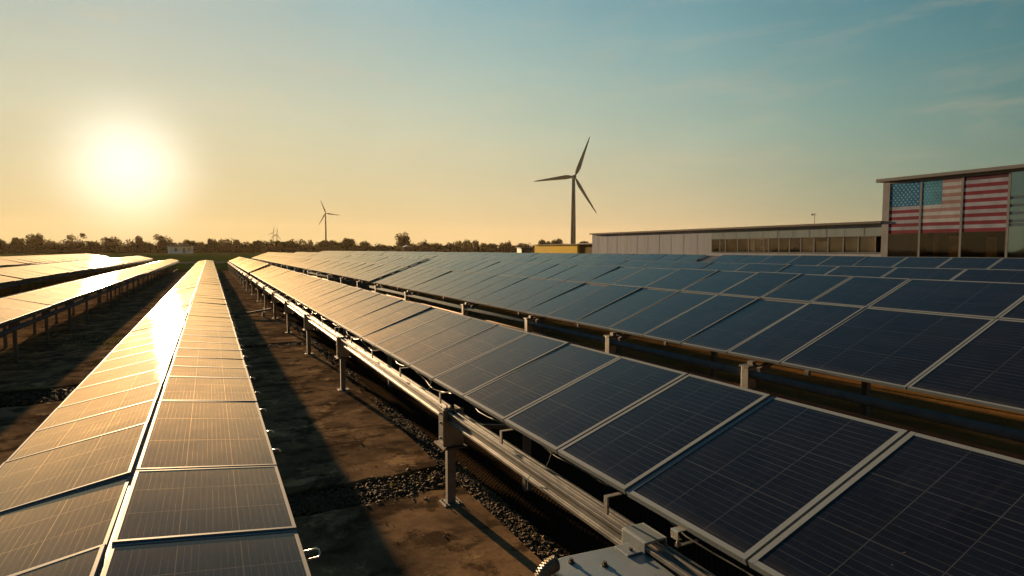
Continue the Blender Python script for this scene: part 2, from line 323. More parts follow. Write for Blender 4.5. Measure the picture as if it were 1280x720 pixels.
# ------------------------------------------------------------------ mesh builder
class MB:
    def __init__(s): s.v = []; s.f = []; s.m = []; s.uv = {}
    def face(s, idx, mi=0): s.f.append(tuple(idx)); s.m.append(mi)
    def box(s, x0, x1, y0, y1, z0, z1, mi=0, M=None):
        b = len(s.v)
        for z in (z0, z1):
            for x, y in ((x0, y0), (x1, y0), (x1, y1), (x0, y1)):
                p = Vector((x, y, z)); s.v.append(tuple(M @ p) if M else tuple(p))
        for q in ((3, 2, 1, 0), (4, 5, 6, 7), (0, 1, 5, 4), (1, 2, 6, 5), (2, 3, 7, 6), (3, 0, 4, 7)):
            s.face([b+i for i in q], mi)
        return s
    def prism(s, pts, y0, y1, mi=0):      # pts in (x,z), counter-clockwise seen from -Y, extruded along Y
        b = len(s.v); k = len(pts)
        for y in (y0, y1):
            for x, z in pts: s.v.append((x, y, z))
        for i in range(k):
            j = (i+1) % k; s.face((b+i, b+j, b+k+j, b+k+i), mi)
        s.face([b+i for i in range(k-1, -1, -1)], mi); s.face([b+k+i for i in range(k)], mi)
        return s
    def zprism(s, pts, z0, z1, mi=0):     # pts in (x,y) ccw from above
        b = len(s.v); k = len(pts)
        for z in (z0, z1):
            for x, y in pts: s.v.append((x, y, z))
        for i in range(k):
            j = (i+1) % k; s.face((b+i, b+j, b+k+j, b+k+i), mi)
        s.face([b+i for i in range(k-1, -1, -1)], mi); s.face([b+k+i for i in range(k)], mi)
        return s
    def tube(s, pts, r, seg=10, mi=0, caps=True):
        pts = [Vector(p) for p in pts]; rs = r if isinstance(r, (list, tuple)) else [r]*len(pts)
        b = len(s.v); prev = None
        for i, p in enumerate(pts):
            d = (pts[min(i+1, len(pts)-1)] - pts[max(i-1, 0)]).normalized()
            if prev is None:
                a = Vector((0, 0, 1)) if abs(d.z) < .9 else Vector((1, 0, 0))
                e1 = d.cross(a).normalized()
            else:
                e1 = (prev - d*prev.dot(d)).normalized()
            prev = e1; e2 = d.cross(e1)
            for k in range(seg):
                t = 2*pi*k/seg; s.v.append(tuple(p + (e1*cos(t) + e2*sin(t))*rs[i]))
        for i in range(len(pts)-1):
            for k in range(seg):
                a = b+i*seg+k; c = b+i*seg+(k+1) % seg
                s.face((a, c, c+seg, a+seg), mi)
        if caps:
            s.face([b+k for k in range(seg-1, -1, -1)], mi); s.face([b+(len(pts)-1)*seg+k for k in range(seg)], mi)
        return s
    def bar(s, a, b_, w, h, mi=0, up=(0, 0, 1)):   # rectangular bar from a to b
        a = Vector(a); b_ = Vector(b_); d = (b_-a).normalized(); u = Vector(up)
        if abs(d.dot(u)) > .98: u = Vector((1, 0, 0))
        e1 = d.cross(u).normalized(); e2 = e1.cross(d).normalized(); k = len(s.v)
        for p in (a, b_):
            for sx, sz in ((-1, -1), (1, -1), (1, 1), (-1, 1)): s.v.append(tuple(p + e1*sx*w/2 + e2*sz*h/2))
        for q in ((3, 2, 1, 0), (4, 5, 6, 7), (0, 1, 5, 4), (1, 2, 6, 5), (2, 3, 7, 6), (3, 0, 4, 7)):
            s.face([k+i for i in q], mi)
        return s
    def mesh(s, name, mats, smooth=False):
        me = bpy.data.meshes.new(name); me.from_pydata(s.v, [], s.f)
        for m in (mats if isinstance(mats, (list, tuple)) else [mats]): me.materials.append(m)
        me.polygons.foreach_set('material_index', s.m)
        if smooth: me.polygons.foreach_set('use_smooth', [True]*len(me.polygons))
        me.update()
        bm = bmesh.new(); bm.from_mesh(me); bmesh.ops.recalc_face_normals(bm, faces=bm.faces); bm.to_mesh(me); bm.free()
        return me
    def obj(s, name, mats, parent=None, smooth=False, bevel=0.0):
        o = link(name, s.mesh(name, mats, smooth), parent)
        if bevel:
            b = o.modifiers.new('bevel', 'BEVEL'); b.width = bevel; b.segments = 2; b.limit_method = 'ANGLE'
        return o
def link(name, me, parent=None, loc=None):
    o = bpy.data.objects.new(name, me); COL.objects.link(o)
    if parent is not None: o.parent = parent
    if loc is not None: o.location = loc
    return o
def tag(o, label=None, cat=None, group=None, kind=None):
    if label: o['label'] = label
    if cat: o['category'] = cat
    if group: o['group'] = group
    if kind: o['kind'] = kind
    return o
def thing(name, loc, label, cat, group=None):
    o = bpy.data.objects.new(name, None); COL.objects.link(o); o.location = loc; o.empty_display_size = .3
    return tag(o, label, cat, group)

# ------------------------------------------------------------------ ground
def grid_plane(name, x0, x1, y0, y1, z, mat):
    mb = MB(); mb.v = [(x0, y0, z), (x1, y0, z), (x1, y1, z), (x0, y1, z)]; mb.face((0, 1, 2, 3))
    return tag(mb.obj(name, mat), kind='structure')
grid_plane('ground', -3000, 3000, -400, 3000, 0.0, M_field)
grid_plane('gravel_ground', -12.0, 3.02, -2, 96, 0.004, M_gravel)
grid_plane('mesh_covered_ground', 3.024, 7.6, -2, 96, 0.004, M_mesh)
grid_plane('service_road', -160, 300, 148, 166, 0.02, M_asphalt)
grid_plane('dirt_track', -300, 420, 430, 452, 0.02, simple('track_dirt', (.085, .065, .04), .95, 0, .2, .1, spec=0.0))
# concrete paving cast in bays with gravel bands between them
mb = MB()
bays = [(-2, 2.9), (2.92, 6.85), (7.62, 9.9), (9.92, 12.9), (12.92, 16.1), (16.12, 19.5), (20.25, 24.5), (24.52, 28.6), (28.9, 33.5), (33.52, 38.5), (38.9, 44), (44.02, 50), (50.4, 57), (57.02, 65), (65.5, 74), (74.05, 84), (84.5, 94)]
def jag(x0, x1, y, amp):
    k = 26; return [(x0+(x1-x0)*i/k, y+random.uniform(-amp, amp)) for i in range(k+1)]
for y0, y1 in bays:
    wide = (y0 in (7.62, 20.25)), (y1 in (6.85, 19.5))
    lo = jag(-2.4, 2.74, y0, .05 if wide[0] else .010); hi = jag(-2.4, 2.74, y1, .05 if wide[1] else .010)
    mb.zprism(lo + hi[::-1], -.05, .045)
lbays = [(-2, 4.0), (4.03, 9.2), (9.22, 14.2), (15.9, 20.5), (20.52, 27), (27.02, 35), (35.3, 45), (45.02, 56), (56.02, 70), (70.02, 92)]
for y0, y1 in lbays:
    wide = (y0 == 15.9), (y1 == 14.2)
    lo = jag(-11.5, -2.42, y0, .12 if wide[0] else .010); hi = jag(-11.5, -2.42, y1, .12 if wide[1] else .010)
    mb.zprism(lo + hi[::-1], -.05, .045)
tag(mb.obj('concrete_paving', M_conc, bevel=.006), kind='structure')

# pebbles
def pebbles(name, areas):
    mb = MB()
    P = [(1, 0, 0), (-1, 0, 0), (0, 1, 0), (0, -1, 0), (0, 0, 1), (0, 0, -1), (.6, .6, .5), (-.6, .6, .5), (-.6, -.6, .5), (.6, -.6, .5)]
    F = [(0, 6, 9), (6, 4, 9), (6, 2, 7), (7, 4, 6), (2, 1, 7), (1, 8, 7), (8, 4, 7), (8, 3, 9), (9, 4, 8), (1, 3, 8), (3, 0, 9), (0, 2, 6)]
    for x0, x1, y0, y1, num, s0, s1, z in areas:
        for _ in range(num):
            s = random.uniform(s0, s1)*(1 if random.random() < .93 else 1.7)
            c = Vector((random.uniform(x0, x1), random.triangular(y0, y1), z + s*.25))
            M = Matrix.Translation(c) @ Matrix.Rotation(random.uniform(0, 6.28), 4, 'Z') @ Matrix.Rotation(random.uniform(-.5, .5), 4, 'X') @ Matrix.Diagonal((s, s*random.uniform(.6, 1), s*random.uniform(.4, .8), 1))
            b = len(mb.v)
            for p in P: mb.v.append(tuple(M @ (Vector(p)*random.uniform(.8, 1.15))))
            for f in F: mb.face([b+i for i in f])
    o = mb.obj(name, M_stone)
    return tag(o, kind='stuff', label='loose brown gravel filling the gaps between the concrete bays', cat='gravel')
pebbles('gravel', [(.2, 2.74, 6.83, 7.62, 5200, .007, .024, .01), (-1.2, 2.74, 19.5, 20.25, 900, .012, .035, .01),
                   (2.76, 3.03, 2.0, 12, 5200, .008, .022, .01), (2.76, 3.03, 12, 30, 1500, .012, .03, .01),
                   (-7.5, -2.42, 14.2, 15.9, 2600, .012, .04, .01), (1.2, 2.7, 6.6, 7.7, 500, .01, .03, .03),
                   (.3, 2.74, 2.2, 26, 420, .006, .014, .045)])
# weeds
def weeds(spots):
    mb = MB()
    for cx, cy, rx, ry, num in spots:
        for _ in range(num):
            x = random.gauss(cx, rx); y = random.gauss(cy, ry); h = random.uniform(.02, .06); a = random.uniform(0, 6.28)
            lean = Vector((cos(a), sin(a), 0))*h*random.uniform(.1, .8); w = Vector((-sin(a), cos(a), 0))*random.uniform(.008, .022)
            b = len(mb.v); p = Vector((x, y, .02))
            for q in (p-w, p+w, p+lean*.5+Vector((0, 0, h*.6))+w*1.2, p+lean+Vector((0, 0, h)), p+lean*.5+Vector((0, 0, h*.6))-w*1.2): mb.v.append(tuple(q))
            mb.face((b, b+1, b+2, b+3, b+4))
    o = mb.obj('weeds', M_weed)
    tag(o, 'low green weeds growing through the concrete in the left aisle and at joints', 'weeds', kind='stuff')
weeds([(-3.1, 23.0, .35, .8, 700), (-3.7, 24.0, .4, .7, 400), (-4.6, 15.2, .8, .4, 120), (2.2, 7.3, .2, .15, 14)])

# ------------------------------------------------------------------ solar arrays
PM = {}
def panel_meshes(Wd, L, fw):
    key = (round(Wd, 3), round(L, 3), round(fw, 3))
    if key in PM: return PM[key]
    g = MB(); g.box(fw*.8, L-fw*.8, fw*.8, Wd-fw*.8, -.008, -.003, 0); g.box(fw*.9, L-fw*.9, fw*.9, Wd-fw*.9, -.014, -.0081, 1)
    def addfr(m, mi):
        d = .04
        m.box(0, L, 0, fw, -d, 0, mi); m.box(0, L, Wd-fw, Wd, -d, 0, mi)
        m.box(0, fw, fw, Wd-fw, -d, -.0003, mi); m.box(L-fw, L, fw, Wd-fw, -d, -.0003, mi)
    fr = MB(); addfr(fr, 0)
    allm = MB(); allm.v = list(g.v); allm.f = list(g.f); allm.m = list(g.m); addfr(allm, 2)
    def uvs(me):
        uvl = me.uv_layers.new(name='UVMap')
        for lp in me.loops:
            c = me.vertices[lp.vertex_index].co; uvl.data[lp.index].uv = (c.y/Wd, c.x/L)
        return me
    PM[key] = (uvs(g.mesh('solar_panel', [M_glass, M_back])), fr.mesh('panel_frame', M_frame), uvs(allm.mesh('solar_panel', [M_glass, M_back, M_frame])))
    return PM[key]
def add_strip(root, P0, P1, ys, gap=.020, fw=.020, framed_to=36.0, jit=.30):
    """one line of panels: P0,P1 are (x,z) of its two long edges, ys the divider positions along the row"""
    L = sqrt((P1[0]-P0[0])**2 + (P1[1]-P0[1])**2); a = atan2(P1[1]-P0[1], P1[0]-P0[0])
    rx, ry, rz = root.location
    for y0, y1 in zip(ys[:-1], ys[1:]):
        Wd = round(y1-y0-gap, 2)
        g, fr, al = panel_meshes(Wd, round(L-.006, 3), fw if y0 < 14 else fw*.62)
        near = y0 < framed_to
        o = link('solar_panel', g if near else al, root, (P0[0]-rx, y0+gap/2-ry, P0[1]-rz+random.uniform(-.0015, .0015)))
        o.rotation_euler = (R(random.gauss(0, jit*.5)), -a+R(random.gauss(0, jit)), 0)
        if near: link('panel_frame', fr, o)
def ys_from(first, last_list, pitch, end):
    ys = [first] + list(last_list)
    k = max(1, round((end-ys[-1])/pitch)); p = (end-ys[-1])/k; b = ys[-1]
    p2 = round(p, 3)
    return ys + [b + p2*(i+1) for i in range(k)]

def rail_profile(x, ztop, w=.16, h=.125):
    a = w/2
    return [(x-a, ztop-h), (x+a, ztop-h), (x+a, ztop-.03), (x+a-.010, ztop-.03), (x+a-.010, ztop-.004), (x+a-.034, ztop-.004), (x+a-.034, ztop-.022),
            (x+.016, ztop-.022), (x+.016, ztop+.006), (x-.004, ztop+.006), (x-.004, ztop-.022), (x-a+.026, ztop-.022), (x-a+.026, ztop), (x-a, ztop),
            (x-a, ztop-.028), (x-a+.022, ztop-.034), (x-a+.022, ztop-h+.034), (x-a, ztop-h+.028)]
def rail(root, x, ztop, segs, w=.16, h=.125, mat=None):
    for y0, y1 in segs:
        mb = MB(); mb.prism([(px-root.location.x, pz) for px, pz in rail_profile(x, ztop, w, h)][::-1], y0-root.location.y, y1-root.location.y)
        mb.obj('torque_rail', mat or M_galv, root, bevel=.003 if y0 < 20 else 0)
def post_with_bracket(root, x, y, ztop, w=.16, mat_post=None, box=True, side=1):
    ox, oy = x-root.location.x, y-root.location.y
    mb = MB()
    mb.box(ox-.05, ox+.05, oy-.035, oy-.028, .045, ztop-.43); mb.box(ox-.05, ox-.043, oy-.028, oy+.035, .045, ztop-.43)
    mb.box(ox+.043, ox+.05, oy-.028, oy+.035, .045, ztop-.43)
    mb.box(ox-.11, ox+.11, oy-.10, oy+.10, .042, .053)
    for sx in (-.08, .08):
        for sy in (-.07, .07): mb.tube([(ox+sx, oy+sy, .05), (ox+sx, oy+sy, .075)], .010, 6)
    p = mb.obj('post', mat_post or M_galv_dull, root)
    if box:
        b = MB(); a = w/2+.012
        b.box(ox-a-.012, ox-a, oy-.11, oy+.11, ztop-.40, ztop+.012); b.box(ox+a, ox+a+.012, oy-.11, oy+.11, ztop-.40, ztop+.012)
        b.box(ox-a-.03, ox+a+.03, oy-.115, oy-.105, ztop-.41, ztop+.02)
        b.box(ox-a, ox+a, oy-.11, oy+.11, ztop-.405, ztop-.39)
        b.box(ox-a-.035, ox-a-.012, oy-.11, oy-.095, ztop-.40, ztop+.012)
        for dz in (-.05, -.16, -.34):
            b.tube([(ox-a-.030, oy+.03, ztop+dz), (ox-a-.012, oy+.03, ztop+dz)], .014, 6)
        b.obj('bearing_bracket', M_galv, root, bevel=.003)
        q = MB(); q.box(ox-a-.05, ox+a+.05, oy-.17, oy+.17, ztop-.43, ztop-.412); q.obj('base_plate', M_dark, root)

def rafters(root, P0, P1, ys, drop=.045, name='rafter'):
    mb = None
    for y in ys:
        mb = MB(); dx, dz = P1[0]-P0[0], P1[1]-P0[1]; L = sqrt(dx*dx+dz*dz); ux, uz = dx/L, dz/L
        a = (P0[0]+ux*.05+uz*(drop+.035)-root.location.x, y-root.location.y, P0[1]+uz*.05-ux*(drop+.035))
        b = (P1[0]-ux*.05+uz*(drop+.035)-root.location.x, y-root.location.y, P1[1]-uz*.05-ux*(drop+.035))
        mb.bar(a, b, .045, .06); mb.obj(name, M_galv_dull, root)
def stub(mb, x, y, z, l=.16):
    mb.box(x-l, x, y-.018, y+.018, z-.05, z-.044)

# ---- the centre row: two lines of panels falling either way from a ridge
RIDGE = (-.52, 1.45); RE = (.424, 1.33); LE = (-1.56, 1.25)
rightYs = [1.35, 2.52, 3.71, 4.90, 7.08, 8.40, 9.15, 9.95, 10.80, 11.60, 12.45, 13.35, 14.2, 15.1]
leftYs = [1.35, 2.55, 3.73, 4.85, 6.20, 7.15, 8.10, 9.10, 10.1, 11.15, 12.1, 13.1, 14.1, 15.1]
def centre_row(y0, y1, ry, ly, label, first):
    root = thing('solar_array', (-.5, y0, 0), label, 'solar array', 'rows of solar panels')
    add_strip(root, (RIDGE[0]+.012, RIDGE[1]), RE, ry); add_strip(root, LE, (RIDGE[0]-.012, RIDGE[1]), ly)
    mb = MB(); mb.box(-.012+.0-.02, -.02+.012+.016, 0, y1-y0, 1.385, 1.425); mb.obj('ridge_beam', M_dark, root)
    for x, z in ((-1.25, 1.21), (.15, 1.27)):
        m2 = MB(); m2.box(x+.5-.03, x+.5+.03, .1, y1-y0-.1, z-.07, z); m2.obj('purlin', M_galv_dull, root)
    y = y0+.8
    while y < y1:
        m3 = MB(); m3.box(-.24, -.14, y-y0-.05, y-y0+.05, .045, 1.18); m3.obj('post', M_galv_dull, root)
        m3 = MB(); m3.bar((-.98, y-y0, 1.14), (.82, y-y0, 1.20), .06, .06); m3.obj('cross_arm', M_galv_dull, root)
        y += 4.6
    # small hooked clips along the outer edge
    y = y0+.9; k = 0
    spots = [3.42, 5.32, 5.9, 6.75] if first else []
    yy = 7.6 if first else y0+.5
    while yy < min(y1, 60): spots.append(yy); yy += random.choice((.45, .7, .9)) if yy < 20 else 1.1
    for yy in spots:
        c = MB(); l = .06 if yy != 3.42 else .075; x = RE[0]+.5; z = RE[1]-.012; yl = yy-y0
        c.tube([(x-.01, yl, z), (x+l*.8, yl, z+.004), (x+l, yl-.012, z+.002), (x+l*1.06, yl-.035, z-.012), (x+l*.9, yl-.05, z-.022), (x-.005, yl-.052, z-.024)] if yy < 4 else
               [(x-.01, yl, z), (x+l*.75, yl, z+.003), (x+l, yl, z-.012), (x+l, yl, z-.026)], .0055, 7)
        c.obj('edge_clip', M_alu_bright, root, smooth=True)
ry = rightYs + [15.1+1.03*(i+1) for i in range(28)]; ly = leftYs + [15.1+1.03*(i+1) for i in range(28)]
ye = ry[-1]
centre_row(1.35, ye, ry, ly, 'near half of the ridged solar row from the lower left, glass ablaze with sun', True)
ry2 = [ye+.03+1.25*i for i in range(48)]
centre_row(ry2[0], ry2[-1], ry2, ry2, 'far half of the ridged solar row in the left centre, narrowing towards the field', False)

# ---- second row: the large tilted row right of the aisle
P0, P1 = (2.49, 1.36), (3.903, 1.87)
root = thing('solar_array', (2.5, 0, 0), 'tilted row of dark panels in the foreground with a steel rail along its edge', 'solar array', 'rows of solar panels')
ys = ys_from(-.05, [1.12, 2.19, 3.23, 4.14, 5.14, 6.19], 1.0, 45.6)
add_strip(root, P0, P1, ys, gap=.022, fw=.034)
posts2 = [-.6, 6.45, 12.8, 17.7, 22.6, 27.6, 32.4, 37.2, 42.5]
segs = [(posts2[i]+.12 if i else -1.5, posts2[i+1]-.12) for i in range(len(posts2)-1)] + [(42.62, 45.8)]
rail(root, 2.44, 1.16, segs)
for y in posts2[1:]:
    post_with_bracket(root, 2.44, y, 1.16)
for y in posts2:
    r = MB(); r.box(3.45-2.5-.04, 3.45-2.5+.04, y-.04, y+.04, .0, 1.62); r.obj('rear_post', M_galv_dull, root)
    r = MB(); r.bar((-.06, y, .96), (.95, y, .80), .05, .05); r.obj('brace', M_dark, root)
rafters(root, P0, P1, [y for y in [0.55+1.9*i for i in range(24)] if y < 45])
m2 = MB(); m2.box(3.45-2.5-.03, 3.45-2.5+.03, -.6, 45.4, 1.585, 1.64); m2.obj('purlin', M_galv_dull, root)
m2 = MB(); m2.box(2.85-2.5-.03, 2.85-2.5+.03, -.6, 45.4, 1.37, 1.42); m2.obj('purlin', M_galv_dull, root)
for i in range(22):
    y = 1.65+1.05*i*1.6
    if y > 45: break
    st = MB(); st.box(-.10, .10, y-.02, y+.02, 1.288, 1.296); st.box(-.10, -.085, y-.02, y+.02, 1.17, 1.288); st.obj('panel_bracket', M_galv_dull, root)
for i in range(15):
    y0_ = -.2 + 1.68*i + random.uniform(-.1, .1); y1_ = y0_+1.68; sag = random.uniform(.04, .13); c_ = MB()
    c_.tube([(.06+.02*sin(k*1.7+i), y0_+(y1_-y0_)*k/8, 1.315-sag*sin(pi*k/8)) for k in range(9)], .006, 6); c_.obj('cable', M_black, root, smooth=True)
for i in range(5):
    y0_ = 1.2+3.1*i; c_ = MB()
    c_.tube([(.05, y0_, 1.31), (.03, y0_+.03, 1.2), (-.02, y0_+.05, 1.10), (-.0, y0_+.1, 1.03)], .006, 6); c_.box(.02, .08, y0_-.05, y0_+.05, 1.30, 1.325); c_.obj('junction_cable', M_black, root)
# thin tie wires dangling from the rail
for y, x in ((4.35, -.16),):
    w = MB(); w.tube([(x+.02, y, 1.10), (x-.01, y-.01, 1.07), (x-.015, y-.01, .99)], .004, 6); w.obj('cable_tie', M_alu_bright, root)
# far, slightly raised part of the same row
P0b, P1b = (2.43, 1.39), (3.80, 1.98)
rootf = thing('solar_array', (2.5, 46.6, 0), 'far tilted table beyond the dark gap, right of the concrete aisle', 'solar array', 'rows of solar panels')
add_strip(rootf, P0b, P1b, [46.6+1.05*i for i in range(48)])
posts2f = [47.5+5*i for i in range(10)]
rail(rootf, 2.38, 1.18, [(46.4, 97.0)])
for y in posts2f: post_with_bracket(rootf, 2.38, y, 1.18)
for y in posts2f:
    r = MB(); r.box(.90, .98, y-46.64, y-46.56, 0, 1.72); r.obj('rear_post', M_galv_dull, rootf)

def gap_shade_sheet(root, P0, P1, y0, y1, drop=.055):  # added black sheet that gives the gap between tables its shade
    rx, ry = root.location.x, root.location.y
    dx, dz = P1[0]-P0[0], P1[1]-P0[1]; L = sqrt(dx*dx+dz*dz); nx, nz = -dz/L, dx/L
    mb = MB()
    a = (P0[0]-rx-nx*drop, P0[1]-nz*drop); b = (P1[0]-rx-nx*drop, P1[1]-nz*drop)
    mb.prism([(a[0]-nx*.03, a[1]-nz*.03), (b[0]-nx*.03, b[1]-nz*.03), b, a], y0-ry, y1-ry); mb.obj('gap_shade_sheet', M_black, root)
gap_shade_sheet(root, P0, P1, 45.62, 46.55)

# thin low pipe that crosses the aisle
mb = MB(); mb.tube([(.7, 0, .16), (1.5, .1, .18), (2.4, .15, .30)], .05, 10); mb.box(.9, 1.0, -.03, .07, 0, .13); mb.box(2.0, 2.1, .07, .17, 0, .2)
cp = mb.obj('conduit', M_galv_dull, smooth=False); cp.location = (0, 28.5, .045); tag(cp, 'grey pipe lying low across the concrete aisle far along the rail', 'pipe')

# ---- wide rows behind: two lines of panels up the slope
def wide_row(name_label, x0, z0, x1, z1, fm, ys, y_start, posts, framed_to, group='rows of solar panels', detailed=False, fw=.03, gap=.022):
    root = thing('solar_array', (x0, y_start, 0), name_label, 'solar array', group)
    xm, zm = x0+(x1-x0)*fm, z0+(z1-z0)*fm
    L = sqrt((x1-x0)**2+(z1-z0)**2); ux, uz = (x1-x0)/L*.012, (z1-z0)/L*.012
    add_strip(root, (x0, z0), (xm-ux, zm-uz), ys, gap=gap, fw=fw, framed_to=framed_to)
    add_strip(root, (xm+ux, zm+uz), (x1, z1), ys, gap=gap, fw=fw, framed_to=framed_to)
    ye = ys[-1]
    for fx in (.12, .5, .88):
        px, pz = x0+(x1-x0)*fx, z0+(z1-z0)*fx
        m2 = MB(); m2.box(px-x0-.035, px-x0+.035, .05, ye-y_start-.05, pz-.16, pz-.08); m2.obj('purlin', M_galv_dull, root)
    for y in posts:
        r = MB(); r.box(x1-.45-x0-.05, x1-.45-x0+.05, y-y_start-.05, y-y_start+.05, 0, z1-.35); r.obj('rear_post', M_galv_dull, root)
        r = MB(); r.bar((.05, y-y_start, z0-.20), (x1-x0-.3, y-y_start, z1-.30), .06, .08); r.obj('rafter', M_galv_dull, root)
    return root
X30, Z30, X31, Z31 = 7.38, 1.36, 10.52, 2.52; FM3 = .624
ys3 = ys_from(.64, [2.42, 4.20, 5.98, 6.99, 8.05, 9.10, 10.23, 11.5, 12.83, 14.0, 15.1, 16.25, 17.4], 1.15, 30.1)
p3 = [-.0+1.2, 6.4, 9.9, 13.4, 17.7, 24.0, 29.0]
root3 = wide_row('near table of the broad two panel deep row at right, above a grey tube', X30, Z30, X31, Z31, FM3, ys3, .64, p3, 31)
def tube_and_posts(root, x, zt, posts, y0, y1, brown=True, r=.06):
    rx, ry = root.location.x, root.location.y
    mb = MB(); mb.tube([(x-rx, y0-ry, zt-r), (x-rx, y1-ry, zt-r)], r, 14); mb.obj('torque_tube', M_tube, root, smooth=True)
    if brown:
        mb = MB(); mb.tube([(x-rx+.08, y0-ry, zt-.30), (x-rx+.08, y1-ry, zt-.30)], .028, 8); mb.obj('lower_pipe', M_sunlitpipe, root, smooth=True)
    for y in posts:
        b = MB(); b.box(x-rx-.085, x-rx+.085, y-ry-.07, y-ry+.07, zt-.34, zt+.05); b.obj('bearing_bracket', M_galv, root, bevel=.008)
        b = MB(); b.box(x-rx-.05, x-rx+.05, y-ry-.05, y-ry+.05, .0, zt-.34); b.obj('post', M_galv_dull, root)
        b = MB(); b.box(x-rx-.11, x-rx+.16, y-ry-.09, y-ry+.09, zt+.05, zt+.075); b.box(x-rx+.02, x-rx+.10, y-ry-.05, y-ry+.05, zt+.075, zt+.13); b.obj('clamp', M_dark, root)
tube_and_posts(root3, 7.22, 1.19, p3, .3, 30.3)
ys = ys_from(31.0, [], 1.17, 51.8); p = [33+4.6*i for i in range(5)]
r3b = wide_row('short middle table of the broad row, just past its dark slanted gap', X30-.03, Z30+.02, X31, Z31+.03, FM3, ys, 31.0, p, 0)
tube_and_posts(r3b, 7.22, 1.19, p, 31, 51.8)
ys = ys_from(52.2, [], 1.6, 130); p = [54+6*i for i in range(13)]
r3c = wide_row('farthest table of the broad row, a pale sheet reaching to the field', X30, Z30, X31, Z31, FM3, ys, 52.2, p, 0)
tube_and_posts(r3c, 7.22, 1.19, p, 52, 130)
gap_shade_sheet(root3, (X30, Z30), (X31, Z31), 30.12, 30.98); gap_shade_sheet(r3b, (X30, Z30), (X31, Z31), 51.82, 52.18)
# fourth row
for (a, b, lab) in ((3.0, 61.0, 'near table of the thin panel strip just behind the broad row at right'), (61.3, 130, 'far table of the thin panel strip behind the broad row')):
    ys = ys_from(a, [], 1.6, b); p = [a+1.5+5*i for i in range(int((b-a-1.5)/5)+1)]
    rr = wide_row(lab, 12.86, 1.38, 16.0, 2.545, FM3, ys, a, p, 0)
    tube_and_posts(rr, 12.7, 1.2, p, a, b, False)
for (a, b, lab) in ((4.0, 20.7, 'rearmost strip of dark panels in front of the flag windows, right of the black gap'), (21.75, 80, 'rearmost strip of panels before the long shed, left of the black gap'), (80.3, 132, 'farthest end of the rearmost panel strip, below the tree line')):
    ys = ys_from(a, [], 1.4, b); p = [a+1.5+5*i for i in range(int((b-a-1.5)/5)+1)]
    rr = wide_row(lab, 18.4, 1.60, 21.5, 2.76, FM3, ys, a, p, 0)
    tube_and_posts(rr, 18.3, 1.4, p, a, b, False)
    if b < 21: gap_shade_sheet(rr, (18.4, 1.60), (21.5, 2.76), 20.72, 21.73)

# ---- rows left of the centre row: they fall to the right
def left_row(label, x0, z0, x1, z1, a, b, pitch, posts, tube_x=None, framed_to=0, strips=1):
    root = thing('solar_array', (x1, a, 0), label, 'solar array', 'rows of solar panels')
    ys = ys_from(a, [], pitch, b)
    add_strip(root, (x0, z0), (x1, z1), ys, framed_to=framed_to, gap=.03)
    wdt = x1-x0
    lowz = z0-(z0-z1)*1.05
    ysb = ys if len(ys) < 47 else ys_from(a, [], (b-a)/46, b)
    add_strip(root, (x0-.03-wdt*1.1, lowz), (x0-.03, z0-.004), ysb, framed_to=0, gap=.03)  # unseen back slope, added to widen the row's shade on the ground
    for fx in (.15, .85):
        px, pz = x0+(x1-x0)*fx-x1, z0+(z1-z0)*fx
        m2 = MB(); m2.box(px-.035, px+.035, .05, b-a-.05, pz-.15, pz-.07); m2.obj('purlin', M_galv_dull, root)
    for y in posts:
        m2 = MB(); m2.box(x0-x1-.35, x0-x1-.27, y-a-.04, y-a+.04, 0, z0-.2); m2.obj('rear_post', M_galv_dull, root)
        m2 = MB(); m2.box(-.42, -.34, y-a-.04, y-a+.04, 0.0, z1-.20); m2.box(-.42, -.10, y-a-.04, y-a+.04, .045, .075); m2.obj('post', M_galv_dull, root)
        m2 = MB(); m2.box(-.48, -.28, y-a-.09, y-a+.09, z1-.42, z1-.12); m2.obj('bearing_bracket', M_galv_dull, root)
    m2 = MB(); m2.tube([(-.02, 0, z1-.25), (-.02, b-a, z1-.25)], .06, 12); m2.obj('torque_tube', M_tube, root, smooth=True)
    m2 = MB(); m2.tube([(-.12, 0, z1-.13), (-.12, b-a, z1-.13)], .025, 8); m2.obj('cable_conduit', M_galv_dull, root, smooth=True)
    return root
left_row('first solar row left of the glaring one, standing on slim posts above a grey tube', -5.295, 1.625, -4.2, 1.36, 5.5, 104, 2.05, [6+3.4*i for i in range(29)], framed_to=0)
left_row('second solar row to the left, its lower edge dark and its glass glowing', -11.5, 1.88, -9.35, 1.36, 14.0, 128, 2.05, [15+4*i for i in range(28)])
left_row('outermost solar row at far left, washed out by the sunlight', -22.2, 2.17, -19.0, 1.40, 30.0, 150, 2.3, [31+5*i for i in range(24)])

# ------------------------------------------------------------------ motor unit on the rail in the foreground
mo = thing('tracker_motor', (2.40, 2.96, 1.0), 'light grey motor housing clamped to the rail at the bottom edge of the picture', 'motor')
outline = [(-.02, .055), (-.50, .10)]
for i in range(1, 10):
    t = pi/2 + pi*.55*i/9; outline.append((-.50+.17*cos(t), -.07+.17*sin(t)))
outline += [(-.56, -.36), (-.04, -.42)]
mb = MB(); mb.zprism(outline, .085, .112); mb.obj('cover_plate', M_box, mo, bevel=.006)
mb = MB(); mb.zprism([(x*.96-.008, y*.95-.012) for x, y in outline], -.10, .084); mb.obj('housing', M_black, mo, bevel=.004)
mb = MB(); mb.box(-.03, .12, -.11, .125, .168, .185); mb.box(-.045, -.031, -.11, .125, .05, .185); mb.box(.121, .135, -.11, .125, .02, .185); mb.box(-.16, -.046, -.09, .05, .1125, .124); mb.obj('mounting_bracket', M_box, mo, bevel=.01)
